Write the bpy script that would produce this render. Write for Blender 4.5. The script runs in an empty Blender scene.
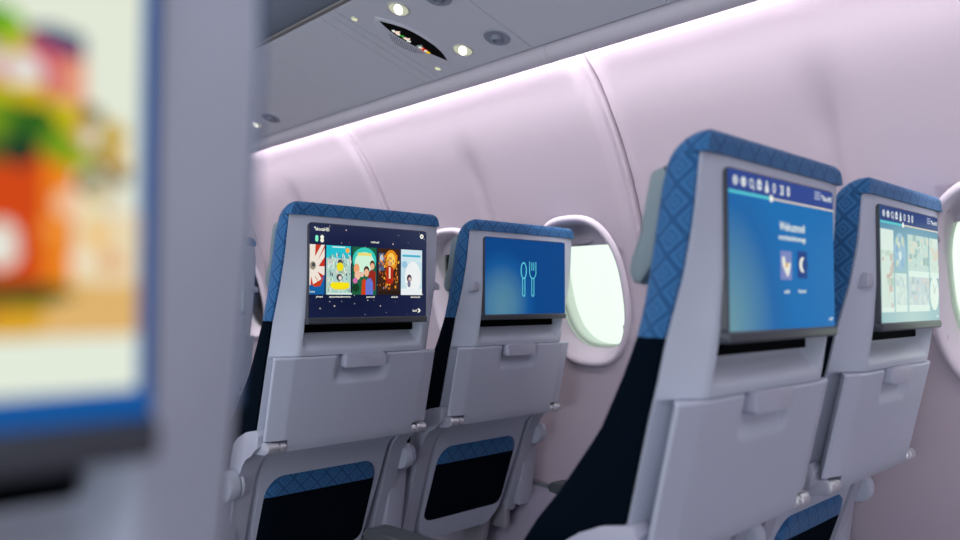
import bpy, bmesh, math, random
from mathutils import Vector, Matrix
random.seed(7)
SC = bpy.context.scene
COL = SC.collection
CZ = 0.98                      # eye height above the cabin floor

# ------------------------------------------------------------------ materials
def lin(c):
    return tuple((v/255/12.92) if v/255 <= .04045 else ((v/255+.055)/1.055)**2.4 for v in c)
MATS = {}
def mat(name, rgb, rough=.5, metal=0, spec=.5, bump=0, bscale=400, coat=0):
    if name in MATS: return MATS[name]
    m = bpy.data.materials.new(name); m.use_nodes = True
    nt = m.node_tree; b = nt.nodes['Principled BSDF']
    c = lin(rgb)
    b.inputs['Base Color'].default_value = (*c, 1)
    b.inputs['Roughness'].default_value = rough
    b.inputs['Metallic'].default_value = metal
    b.inputs['Specular IOR Level'].default_value = spec
    b.inputs['Coat Weight'].default_value = coat
    tc = nt.nodes.new('ShaderNodeTexCoord')
    n = nt.nodes.new('ShaderNodeTexNoise'); n.inputs['Scale'].default_value = bscale; n.inputs['Detail'].default_value = 2
    nt.links.new(tc.outputs['Object'], n.inputs['Vector'])
    mx = nt.nodes.new('ShaderNodeMix'); mx.data_type = 'RGBA'
    mx.inputs[6].default_value = (*[v*.97 for v in c], 1); mx.inputs[7].default_value = (*[min(1, v*1.03) for v in c], 1)
    nt.links.new(n.outputs['Fac'], mx.inputs[0]); nt.links.new(mx.outputs[2], b.inputs['Base Color'])
    if bump:
        bp = nt.nodes.new('ShaderNodeBump'); bp.inputs['Strength'].default_value = bump; bp.inputs['Distance'].default_value = .001
        nt.links.new(n.outputs['Fac'], bp.inputs['Height']); nt.links.new(bp.outputs['Normal'], b.inputs['Normal'])
    MATS[name] = m
    return m

def emit(rgb, strength=1.0):
    key = 'glow_%d_%d_%d_%.2f' % (*rgb, strength)
    if key in MATS: return MATS[key]
    m = bpy.data.materials.new(key); m.use_nodes = True
    nt = m.node_tree; b = nt.nodes['Principled BSDF']
    b.inputs['Base Color'].default_value = (.004, .004, .004, 1); b.inputs['Roughness'].default_value = .35
    b.inputs['Specular IOR Level'].default_value = .06
    b.inputs['Emission Color'].default_value = (*lin(rgb), 1); b.inputs['Emission Strength'].default_value = strength
    MATS[key] = m
    return m

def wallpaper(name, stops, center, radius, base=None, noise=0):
    """lit display wallpaper, some with painted reflection haze: radial blend in the display's own UV (0..1)"""
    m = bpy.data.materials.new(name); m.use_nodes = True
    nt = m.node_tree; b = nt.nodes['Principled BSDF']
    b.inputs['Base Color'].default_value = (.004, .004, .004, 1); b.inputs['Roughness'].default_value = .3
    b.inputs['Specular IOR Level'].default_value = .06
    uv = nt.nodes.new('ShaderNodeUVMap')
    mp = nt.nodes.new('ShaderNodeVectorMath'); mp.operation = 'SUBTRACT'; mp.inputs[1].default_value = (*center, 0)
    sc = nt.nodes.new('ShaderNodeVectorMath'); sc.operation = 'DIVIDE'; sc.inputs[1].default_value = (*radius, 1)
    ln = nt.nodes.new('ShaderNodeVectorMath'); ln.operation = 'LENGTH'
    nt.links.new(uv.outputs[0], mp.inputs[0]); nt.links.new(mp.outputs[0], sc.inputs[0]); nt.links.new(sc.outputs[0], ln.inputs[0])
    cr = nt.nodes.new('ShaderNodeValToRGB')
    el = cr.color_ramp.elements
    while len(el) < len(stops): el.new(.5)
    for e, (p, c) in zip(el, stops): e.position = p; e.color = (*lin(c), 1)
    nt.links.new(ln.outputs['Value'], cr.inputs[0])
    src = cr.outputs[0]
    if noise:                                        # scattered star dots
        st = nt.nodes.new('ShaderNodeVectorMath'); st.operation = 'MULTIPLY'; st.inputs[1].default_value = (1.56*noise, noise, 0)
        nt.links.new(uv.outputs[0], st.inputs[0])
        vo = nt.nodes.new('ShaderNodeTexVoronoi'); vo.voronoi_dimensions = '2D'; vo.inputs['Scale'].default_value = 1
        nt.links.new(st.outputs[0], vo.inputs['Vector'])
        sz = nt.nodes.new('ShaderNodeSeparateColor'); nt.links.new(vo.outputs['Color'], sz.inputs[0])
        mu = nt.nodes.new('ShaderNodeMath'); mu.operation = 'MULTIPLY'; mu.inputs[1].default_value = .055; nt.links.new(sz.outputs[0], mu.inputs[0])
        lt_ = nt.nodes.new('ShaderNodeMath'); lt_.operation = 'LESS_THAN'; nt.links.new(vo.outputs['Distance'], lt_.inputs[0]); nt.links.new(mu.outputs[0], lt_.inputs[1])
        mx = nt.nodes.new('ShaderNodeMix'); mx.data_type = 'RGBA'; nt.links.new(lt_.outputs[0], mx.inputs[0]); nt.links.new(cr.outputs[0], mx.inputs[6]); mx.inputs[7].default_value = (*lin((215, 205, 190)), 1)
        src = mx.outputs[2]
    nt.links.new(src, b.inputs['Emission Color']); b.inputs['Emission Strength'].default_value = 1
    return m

def fabric(name, base, line, a=.045):
    """woven cloth with nested diamonds, laid out in UV metres"""
    m = bpy.data.materials.new(name); m.use_nodes = True
    nt = m.node_tree; b = nt.nodes['Principled BSDF']; N = nt.nodes.new; L = nt.links.new
    b.inputs['Roughness'].default_value = .85; b.inputs['Specular IOR Level'].default_value = .2
    b.inputs['Sheen Weight'].default_value = .15
    uv = N('ShaderNodeUVMap'); sp = N('ShaderNodeSeparateXYZ'); L(uv.outputs[0], sp.inputs[0])
    def M(op, x, y=None):
        n = N('ShaderNodeMath'); n.operation = op
        for i, v in enumerate((x, y)):
            if v is None: continue
            if isinstance(v, (int, float)): n.inputs[i].default_value = v
            else: L(v, n.inputs[i])
        return n.outputs[0]
    d = []
    for k in 'XY':
        f = M('FRACT', M('MULTIPLY', sp.outputs[k], 1/a))
        d.append(M('ABSOLUTE', M('SUBTRACT', f, .5)))
    s = M('ADD', d[0], d[1])
    s2 = M('ABSOLUTE', M('SUBTRACT', s, .5))          # nested about both lattices
    w = M('SINE', M('MULTIPLY', s2, 2*math.pi*4.5))
    w = M('MULTIPLY', M('ADD', w, 1), .5)
    no = N('ShaderNodeTexNoise'); no.inputs['Scale'].default_value = 900; L(uv.outputs[0], no.inputs['Vector'])
    # broad alternate of bands makes the diamonds read from afar
    core = M('GREATER_THAN', s2, .40); ring = M('LESS_THAN', s2, .07)
    fac = M('ADD', M('MULTIPLY', w, .8), M('MULTIPLY', ring, .3))
    fac = M('ADD', fac, M('MULTIPLY', core, .25))
    fac = M('ADD', fac, M('MULTIPLY', M('SUBTRACT', no.outputs['Fac'], .5), .5))
    mx = N('ShaderNodeMix'); mx.data_type = 'RGBA'; mx.clamp_factor = True
    mx.inputs[6].default_value = (*lin(base), 1); mx.inputs[7].default_value = (*lin(line), 1)
    L(fac, mx.inputs[0]); L(mx.outputs[2], b.inputs['Base Color'])
    bp = N('ShaderNodeBump'); bp.inputs['Strength'].default_value = .4; bp.inputs['Distance'].default_value = .0008
    L(fac, bp.inputs['Height']); L(bp.outputs['Normal'], b.inputs['Normal'])
    return m

SHELL = mat('shell_plastic', (187, 194, 208), .42, spec=.4, bump=.05, bscale=900)
SHELL2 = mat('frame_plastic', (172, 175, 190), .45, spec=.4, bump=.05, bscale=900)
TRAYM = mat('tray_plastic', (184, 190, 205), .42, spec=.4, bump=.05, bscale=900)
LATCHM = mat('latch_plastic', (176, 180, 196), .4)
BEZEL = mat('bezel_black', (62, 66, 74), .4)
SLOTM = mat('slot_black', (3, 5, 9), .8, spec=.05)
CHROME = mat('hinge_metal', (215, 215, 220), .32, metal=.6)
DARK = mat('dark_rubber', (52, 58, 62), .45)
NAVY = mat('navy_cloth', (4, 14, 25), .95, spec=.04, bump=.5, bscale=1200)
PADM = mat('headrest_leather', (120, 138, 144), .5, bump=.15, bscale=500)
BLUE = fabric('blue_diamond_cloth', (58, 114, 164), (34, 82, 128))
WALL = mat('sidewall_panel', (170, 159, 171), .5, spec=.3, bump=.03, bscale=700)
FRAMEM = mat('window_plastic', (190, 181, 193), .42, spec=.4)
TUNNEL = mat('window_reveal', (236, 240, 236), .6)
PSU = mat('service_panel', (230, 231, 237), .5, spec=.3, bump=.05, bscale=900)
VAL = mat('valance_plastic', (224, 218, 226), .45)
BINM = mat('bin_plastic', (112, 119, 132), .45)
GAPM = mat('gap_dark', (60, 60, 68), .8)
CARPET = mat('cabin_carpet', (128, 128, 138), .95, bump=.6, bscale=500)
METAL = mat('seat_frame_metal', (150, 150, 158), .45, metal=.2)
BRASS = mat('rail_metal', (128, 127, 124), .4, metal=.3)
LAVENDER = mat('dado_panel', (158, 152, 170), .6)

# ------------------------------------------------------------------ objects
MESH = {}
def link(name, me, parent=None, loc=None):
    o = bpy.data.objects.new(name, me); COL.objects.link(o)
    if parent is not None: o.parent = parent
    if loc is not None: o.location = loc
    return o
def finish(bm, name, mats, angle=35, recalc=True):
    if recalc: bmesh.ops.recalc_face_normals(bm, faces=bm.faces)
    me = bpy.data.meshes.new(name); bm.to_mesh(me); bm.free()
    for m in (mats if isinstance(mats, (list, tuple)) else [mats]): me.materials.append(m)
    me.polygons.foreach_set('use_smooth', [True]*len(me.polygons))
    me.set_sharp_from_angle(angle=math.radians(angle))
    return me
def tag(o, label=None, cat=None, group=None, kind=None):
    if label: o['label'] = label
    if cat: o['category'] = cat
    if group: o['group'] = group
    if kind: o['kind'] = kind
    return o
def interp(t, pts):
    if t <= pts[0][0]: return pts[0][1]
    for (a, va), (b, vb) in zip(pts, pts[1:]):
        if t <= b: return va+(vb-va)*(t-a)/(b-a)
    return pts[-1][1]
def smooth(t):
    t = max(0, min(1, t)); return t*t*(3-2*t)
def frange(a, b, n): return [a+(b-a)*i/(n-1) for i in range(n)]

def grid_solid(pts, back, bm=None):
    """pts[i][j] outer surface points, back(p) -> inner point; closed solid"""
    bm = bm or bmesh.new()
    R, C = len(pts), len(pts[0])
    F = [[bm.verts.new(p) for p in row] for row in pts]
    B = [[bm.verts.new(back(p)) for p in row] for row in pts]
    for i in range(R-1):
        for j in range(C-1):
            bm.faces.new((F[i][j], F[i][j+1], F[i+1][j+1], F[i+1][j]))
            bm.faces.new((B[i][j], B[i+1][j], B[i+1][j+1], B[i][j+1]))
    def rim(a, b, c, d): bm.faces.new((a, b, c, d))
    for j in range(C-1):
        rim(F[0][j], B[0][j], B[0][j+1], F[0][j+1]); rim(F[-1][j], F[-1][j+1], B[-1][j+1], B[-1][j])
    for i in range(R-1):
        rim(F[i][0], F[i+1][0], B[i+1][0], B[i][0]); rim(F[i][-1], B[i][-1], B[i+1][-1], F[i+1][-1])
    return bm
def loft(bm, rings, cap=True, uvf=None):
    """closed rings of equal length; planar caps"""
    V = [[bm.verts.new(p) for p in r] for r in rings]
    n = len(V[0])
    for a, b in zip(V, V[1:]):
        for j in range(n):
            bm.faces.new((a[j], a[(j+1) % n], b[(j+1) % n], b[j]))
    if cap: bm.faces.new(list(reversed(V[0]))); bm.faces.new(V[-1])
    return V
def prism(bm, poly, axis, a, b, r=0):
    """poly of 2-D points in the two other axes, extruded along axis"""
    def P(u, v, w): return {'x': (w, u, v), 'y': (u, w, v), 'z': (u, v, w)}[axis]
    cx = sum(p[0] for p in poly)/len(poly); cy = sum(p[1] for p in poly)/len(poly)
    def ins(k):
        out = []
        for u, v in poly:
            L = math.hypot(u-cx, v-cy) or 1; f = max(0, (L-k)/L); out.append((cx+(u-cx)*f, cy+(v-cy)*f))
        return out
    if r:
        seq = [(a, r), (a+r*.3, r*.3), (a+r, 0), (b-r, 0), (b-r*.3, r*.3), (b, r)]
    else: seq = [(a, 0), (b, 0)]
    return loft(bm, [[P(u, v, w) for u, v in ins(k)] for w, k in seq])
def rrect(x0, y0, x1, y1, r, n=5):
    out = []
    for cx, cy, a0 in ((x1-r, y1-r, 0), (x0+r, y1-r, 90), (x0+r, y0+r, 180), (x1-r, y0+r, 270)):
        for k in range(n+1):
            a = math.radians(a0+90*k/n); out.append((cx+r*math.cos(a), cy+r*math.sin(a)))
    return out
def cyl(bm, p, q, r0, r1=None, n=20, bev=0):
    p, q = Vector(p), Vector(q); d = (q-p); L = d.length; d.normalize()
    u = d.orthogonal().normalized(); v = d.cross(u); r1 = r0 if r1 is None else r1
    def ring(t, r): return [p+d*t+u*r*math.cos(2*math.pi*k/n)+v*r*math.sin(2*math.pi*k/n) for k in range(n)]
    if bev: seq = [(0, r0-bev), (bev*.3, r0-bev*.3), (bev, r0), (L-bev, r1), (L-bev*.3, r1-bev*.3), (L, r1-bev)]
    else: seq = [(0, r0), (L, r1)]
    loft(bm, [ring(t, r) for t, r in seq])
def tube(bm, pts, r, n=10):
    pts = [Vector(p) for p in pts]; rings = []
    for i, p in enumerate(pts):
        d = (pts[min(i+1, len(pts)-1)]-pts[max(i-1, 0)]).normalized()
        u = Vector((1, 0, 0)) if abs(d.x) < .9 else Vector((0, 0, 1))
        u = (u-d*u.dot(d)).normalized(); v = d.cross(u)
        rings.append([p+u*r*math.cos(2*math.pi*k/n)+v*r*math.sin(2*math.pi*k/n) for k in range(n)])
    loft(bm, rings)
def box(bm, x0, x1, y0, y1, z0, z1, r=0):
    if r: prism(bm, rrect(x0, y0, x1, y1, r*1.5), 'z', z0, z1, r)
    else: prism(bm, [(x0, y0), (x1, y0), (x1, y1), (x0, y1)], 'z', z0, z1)

# ------------------------------------------------------------------ the airline seat (z measured from eye height, y forward)
HW = [(-.71, .140), (-.685, .170), (-.65, .186), (-.50, .200), (-.36, .208), (-.335, .224), (-.3, .225), (-.15, .222), (-.05, .220), (.185, .207)]
BASE = [(-.71, .285), (-.66, .262), (-.40, .170), (-.375, .158), (-.348, .125), (-.338, .100), (-.132, .046), (-.126, .015), (-.112, .012), (-.045, .001), (.03, -.005), (.185, -.006)]
CH = [(-.71, .05), (-.40, .05), (-.36, .045), (-.345, .012), (-.30, .011), (-.132, .016), (-.126, .045), (-.05, .040), (.03, .024), (.10, .012), (.185, .005)]
def yshell(x, z):
    hw = interp(z, HW); y = interp(z, BASE)
    u = abs(x)/hw
    y += interp(z, CH)*(max(0, u-.775)/.225 if z > -.35 else smooth((u-.86)/.14))
    # niche below the monitor
    if -.122 < z < -.046:
        w = smooth((.166-abs(x))/.014)
        d = .034*smooth((z+.116)/.042)
        y += w*d
    return y
def yedge(z): return yshell(interp(z, HW), z)
def Z(z): return z+CZ

def m_shell():
    if 'shell' in MESH: return MESH['shell']
    zs = sorted(set([round(v, 4) for v in frange(.185, -.045, 16)+frange(-.046, -.122, 16)+frange(-.1235, -.134, 5)+frange(-.14, -.33, 10)+frange(-.335, -.368, 9)+frange(-.38, -.71, 22)]), reverse=True)
    us = sorted(set([round(v, 4) for v in frange(-1, -.755, 10)+frange(-.755, -.66, 7)+frange(-.66, .66, 13)+frange(.66, .755, 7)+frange(.755, 1, 10)]))
    pts = [[(u*interp(z, HW), yshell(u*interp(z, HW), z), Z(z)) for u in us] for z in zs]
    bm = grid_solid(pts, lambda p: (p[0]*.985, interp(p[2]-CZ, BASE)+(.085 if p[2]-CZ > -.13 else .06) if abs(p[0]) < .16 else interp(p[2]-CZ, BASE)+interp(p[2]-CZ, CH)+.012, p[2]))
    MESH['shell'] = finish(bm, 'back_shell', SHELL, 40)
    return MESH['shell']

def m_tray():
    if 'tray' in MESH: return MESH['tray']
    T0, T1 = -.1275, -.342
    zs = sorted(set([round(v, 4) for v in [T0, T0-.0015, T0-.004]+frange(-.134, -.21, 20)+frange(-.215, -.312, 8)+[-.3135, T1+.004, T1+.0015, T1]]), reverse=True)
    us = sorted(set([round(v, 4) for v in [-1, -.993, -.985]+frange(-.975, -.80, 6)+[-.79, -.775]+frange(-.76, -.40, 6)+frange(-.38, .38, 33)+frange(.40, .76, 6)+[.775, .79]+frange(.80, .975, 6)+[.985, .993, 1]]))
    def y(u, x, z):
        v = .0126+(z+.127)*(.0726-.0236)/(-.335+.127)
        v += .011*max(0, abs(u)-.80)/.2
        e = max(0, (abs(u)-.985)/.015); v += .004*e*e
        ez = max(0, (T0-.0045-z)*0, (z-(T0-.004))/.004, ((T1+.004)-z)/.004); v += .004*min(1, ez)**2
        # finger scoop under the latch
        ax = smooth((.078-abs(x))/.02)
        az = smooth((z+.198)/.028)*smooth((-.126-z)/.004 if z > -.135 else 1)
        v += .013*ax*az
        return v
    F = {}
    bm = bmesh.new(); B = {}
    for i, z in enumerate(zs):
        hw = .2255
        for j, u in enumerate(us):
            x = u*hw
            p = (x, y(u, x, z), Z(z))
            F[i, j] = bm.verts.new(p)
            yb = .0236+(z+.127)*(.0726-.0236)/(-.335+.127)+.019
            B[i, j] = bm.verts.new((x*.90, yb, Z(z)))
    keep = set()
    for i in range(len(zs)-1):
        for j in range(len(us)-1):
            if zs[i] <= -.312+1e-6 and (abs(us[j]+us[j+1])/2) > .775: continue
            keep.add((i, j))
    for i, j in keep:
        bm.faces.new((F[i, j], F[i, j+1], F[i+1, j+1], F[i+1, j]))
        bm.faces.new((B[i, j], B[i+1, j], B[i+1, j+1], B[i, j+1]))
        for (di, dj, a, b) in ((-1, 0, (i, j), (i, j+1)), (1, 0, (i+1, j), (i+1, j+1)), (0, -1, (i, j), (i+1, j)), (0, 1, (i, j+1), (i+1, j+1))):
            if (i+di, j+dj) not in keep: bm.faces.new((F[a], F[b], B[b], B[a]))
    bmesh.ops.delete(bm, geom=[v for v in bm.verts if not v.link_faces], context='VERTS')
    MESH['tray'] = finish(bm, 'tray_table', TRAYM, 40)
    return MESH['tray']

def m_simple(key, build, mats, angle=35):
    if key not in MESH:
        bm = bmesh.new(); build(bm); MESH[key] = finish(bm, key, mats, angle)
    return MESH[key]

FRONT = [(-.67, .62), (-.56, .54), (-.45, .415), (-.357, .300), (-.269, .222), (-.176, .152), (-.10, .115), (-.05, .094), (.0, .082), (.06, .073), (.14, .062), (.170, .057), (.185, .051), (.197, .042), (.205, .031), (.2105, .018), (.213, .006)]
def seat_ring(z, inset=0, extra=0):
    """cross-section of the padding at height z, starting rear-left and going round"""
    hw = interp(min(z, .185), HW) if z > -.45 else .222
    hw += (.004 if z < .15 else .0015)+extra
    if z > .175:                                     # rounded top corners
        t = (z-.175)/.038; hw -= .020*(1-math.sqrt(max(0, 1-t*t)))
    hw -= inset
    yr = (interp(z, BASE)+interp(z, CH)+.004) if z < .183 else interp(.185, BASE)-.004+.006*max(0, (z-.2)/.013)**2
    yf = interp(z, FRONT)
    yf = max(yf, yr+.006)
    dp = yf-yr
    r = min(.022, dp*.45)
    bul = .006*smooth(dp/.05)
    P = []
    n = 7
    # rear face right -> left would be hidden: keep it as corner points
    P.append((-hw, yr))
    for k in range(1, 5): P.append((-hw-bul*math.sin(math.pi*k/5*.8), yr+(dp-r)*k/5))
    for k in range(n):
        a = math.pi/2*k/(n-1); P.append((-hw-bul*.5+r-r*math.cos(a), yf-r+r*math.sin(a)))
    sc = -.25*min(.12, max(0, dp-.05))
    P.append((-hw*.45, yf+sc*.6+.012*smooth(dp/.06))); P.append((0, yf+sc+.014*smooth(dp/.06)))
    half = P[:-1]
    full = P+[(-x, y) for x, y in reversed(half)]
    m = 9
    for k in range(1, m): full.append((hw-2*hw*k/m, yr))
    return [(x, y, Z(z)) for x, y in full]
def pad_mesh(key, zs, mats, extra=0):
    if key in MESH: return MESH[key]
    bm = bmesh.new()
    rings = [seat_ring(z, 0, extra) for z in zs]
    V = loft(bm, rings)
    uvl = bm.loops.layers.uv.new('UVMap')
    idx = {}
    for ring in V:
        n = len(ring); rr_ = n-9; mid = rr_//2
        cum = [0]
        for a, b in zip(ring, ring[1:]): cum.append(cum[-1]+(b.co-a.co).length)
        for k, v in enumerate(ring):
            if k <= mid: u = cum[k]
            elif k <= rr_: u = -.4-(cum[rr_]-cum[k])
            else: u = -(v.co.x+.2)
            idx[v] = (u, v.co.z)
    for f in bm.faces:
        for l in f.loops: l[uvl].uv = idx[l.vert]
    MESH[key] = finish(bm, key, mats, 50)
    return MESH[key]

def m_pocket(key, zr, mats, uv=False):
    if key in MESH: return MESH[key]
    top, bot = -.415, -.650
    def w(z):
        hw = interp(z, [(bot, .163), (top, .164)])
        r = .055
        if top-z < r: hw = hw-r+math.sqrt(max(0, r*r-(r-(top-z))**2))
        r = .035
        if z-bot < r: hw = hw-r+math.sqrt(max(0, r*r-(r-(z-bot))**2))
        return hw
    us = frange(-1, 1, 21)
    rows = []
    for z in zr:
        hw = w(z); row = []
        for u in us:
            e = min((1-abs(u))*hw, top-z+.0, z-bot)
            pad = .012*(1-(1-min(1, max(0, e)/.022))**2)
            row.append((u*hw, interp(z, BASE)+.004-pad, Z(z)))
        rows.append(row)
    bm = grid_solid(rows, lambda p: (p[0], p[1]+.02, p[2]))
    uvl = bm.loops.layers.uv.new('UVMap')
    for f in bm.faces:
        for l in f.loops: l[uvl].uv = (l.vert.co.x, l.vert.co.z+.012)
    MESH[key] = finish(bm, key, mats, 50)
    return MESH[key]

def build_shroud(s):
    def f(bm):
        prism(bm, [(y, z+CZ) for y, z in [(.088, -.288), (.14, -.296), (.175, -.308), (.200, -.330), (.215, -.37), (.240, -.46), (.285, -.62), (.285, -.69), (.262, -.68), (.212, -.53), (.166, -.405), (.148, -.372), (.128, -.352), (.100, -.340), (.082, -.325), (.080, -.30)]], 'x', min(s*.190, s*.2345), max(s*.190, s*.2345), .009)
    return f
# ------------------------------------------------------------------ display content
SW, SB, ST = .1635, -.0405, .1668        # display half width, bottom, top
class Flat:
    """flat picture pieces in display coordinates u 0..1 left-right, v 0..1 bottom-top"""
    def __init__(self, lift=0): self.bm = bmesh.new(); self.mats = []; self.k = 0; self.lift = lift; self.remap = Flat.REMAP; self.uv = self.bm.loops.layers.uv.new('UVMap')
    REMAP = None
    def pt(self, u, v):
        if self.remap: u = interp(u, self.remap)
        return (-SW+2*SW*u, -.0112-.00025*(self.lift+self.k*.12), Z(SB+(ST-SB)*v))
    def poly(self, pts, c):
        m = c if not isinstance(c, tuple) else emit(c)
        if m not in self.mats: self.mats.append(m)
        f = self.bm.faces.new([self.bm.verts.new(self.pt(*p)) for p in pts]); f.material_index = self.mats.index(m)
        for l, p in zip(f.loops, pts): l[self.uv].uv = p
        self.k += 1; return self
    def quad(self, u0, v0, u1, v1, c): return self.poly([(u0, v0), (u1, v0), (u1, v1), (u0, v1)], c)
    def disc(self, u, v, ru, c, rv=None, n=20, a0=0, a1=360):
        rv = ru*2*SW/(ST-SB) if rv is None else rv
        k = n if a1-a0 >= 360 else n+1
        return self.poly([(u+ru*math.cos(math.radians(a0+(a1-a0)*i/n)), v+rv*math.sin(math.radians(a0+(a1-a0)*i/n))) for i in range(k)], c)
    def ring(self, u, v, ru, w, c, rv=None, n=24, a0=0, a1=360):
        asp = 2*SW/(ST-SB); rv = ru*asp if rv is None else rv
        for i in range(n):
            a, b = [math.radians(a0+(a1-a0)*q/n) for q in (i, i+1)]
            kk = self.k
            self.poly([(u+ru*math.cos(a), v+rv*math.sin(a)), (u+ru*math.cos(b), v+rv*math.sin(b)), (u+(ru-w)*math.cos(b), v+(rv-w*asp)*math.sin(b)), (u+(ru-w)*math.cos(a), v+(rv-w*asp)*math.sin(a))], c)
            self.k = kk
        self.k += 1; return self
    def line(self, a, b, w, c):
        asp = 2*SW/(ST-SB); dx, dy = b[0]-a[0], (b[1]-a[1])/asp; L = math.hypot(dx, dy); nx, ny = -dy/L*w/2, dx/L*w/2*asp
        return self.poly([(a[0]+nx, a[1]+ny), (a[0]-nx, a[1]-ny), (b[0]-nx, b[1]-ny), (b[0]+nx, b[1]+ny)], c)
    def text(self, s, u, v, h, c, width=None):
        """left-bottom at u,v ; h cap height in v ; optional total width in u"""
        cu = bpy.data.curves.new('lettering', 'FONT'); cu.body = s; cu.size = 1; cu.resolution_u = 3; cu.offset = .025
        to = bpy.data.objects.new('lettering', cu); COL.objects.link(to); bpy.context.view_layer.update()
        me = bpy.data.meshes.new_from_object(to.evaluated_get(bpy.context.evaluated_depsgraph_get()))
        bpy.data.objects.remove(to); bpy.data.curves.remove(cu)
        m = emit(c)
        if m not in self.mats: self.mats.append(m)
        xs = [w.co.x for w in me.vertices]; x0, x1 = min(xs), max(xs)
        sv = h/.70; su = sv*(ST-SB)/(2*SW) if width is None else width/(x1-x0)
        vs = [self.bm.verts.new(self.pt(u+(w.co.x-x0)*su, v+w.co.y*sv)) for w in me.vertices]
        for p in me.polygons:
            try: f = self.bm.faces.new([vs[i] for i in p.vertices]); f.material_index = self.mats.index(m)
            except ValueError: pass
        bpy.data.meshes.remove(me); self.k += 1; return self
    def done(self, name, parent, label=None):
        me = bpy.data.meshes.new(name)
        for f in self.bm.faces:
            f.normal_update()
            if f.normal.y > 0: f.normal_flip()
        self.bm.to_mesh(me); self.bm.free()
        for m in self.mats: me.materials.append(m)
        o = link(name, me, parent)
        if label: o['label'] = label
        return o

WHITE = (232, 236, 226)
def top_bar(d, bar=(38, 66, 140), knob=.36, soft=False):
    Flat(1).quad(0, .868, 1, 1, bar).done('title_bar', d)
    F = Flat(2)
    F.quad(0, .853, knob, .872, (84, 200, 208)).quad(knob, .856, 1, .869, (214, 205, 188)); F.disc(knob, .863, .016, (240, 240, 232))
    F.done('progress_line', d)
    W = (225, 230, 226)
    for i in range(8):
        f = Flat(2); u = .055+i*.0665; v = .935
        if i == 0: f.ring(u, v, .019, .008, W).disc(u, v, .007, W)
        elif i == 1: f.disc(u, v, .02, W).disc(u, v-.003, .006, (120, 140, 190))
        elif i == 2: f.ring(u, v, .019, .007, W).line((u+.012, v-.022), (u+.022, v-.04), .007, W)
        elif i == 3: f.quad(u-.019, v-.03, u+.019, v+.022, W).quad(u-.01, v-.012, u+.01, v+.008, (120, 140, 190)).quad(u-.012, v+.022, u+.012, v+.036, W)
        elif i == 4: f.poly([(u-.018, v-.03), (u+.018, v-.03), (u+.004, v+.04), (u-.004, v+.04)], W).quad(u-.014, v-.04, u+.014, v-.03, W)
        elif i == 5: f.ring(u, v, .014, .008, W, rv=.034)
        elif i == 6: f.quad(u-.012, v+.018, u+.018, v+.03, W).quad(u-.012, v-.034, u+.018, v-.02, W).quad(u+.006, v-.034, u+.018, v+.03, W).quad(u-.006, v-.006, u+.01, v+.006, W)
        else: f.disc(u, v, .014, W, rv=.036).disc(u, v, .006, (120, 140, 190), rv=.016)
        f.done('menu_icon', d)
    f = Flat(2)
    for k in range(3): f.quad(.79, .925+k*.022, .855, .936+k*.022, (170, 182, 205))
    f.done('menu_lines', d)
    Flat(2).disc(.877, .955, .008, W).text('ebocHEI', .882, .925, .036, W, .10).done('logo_text', d)

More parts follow.
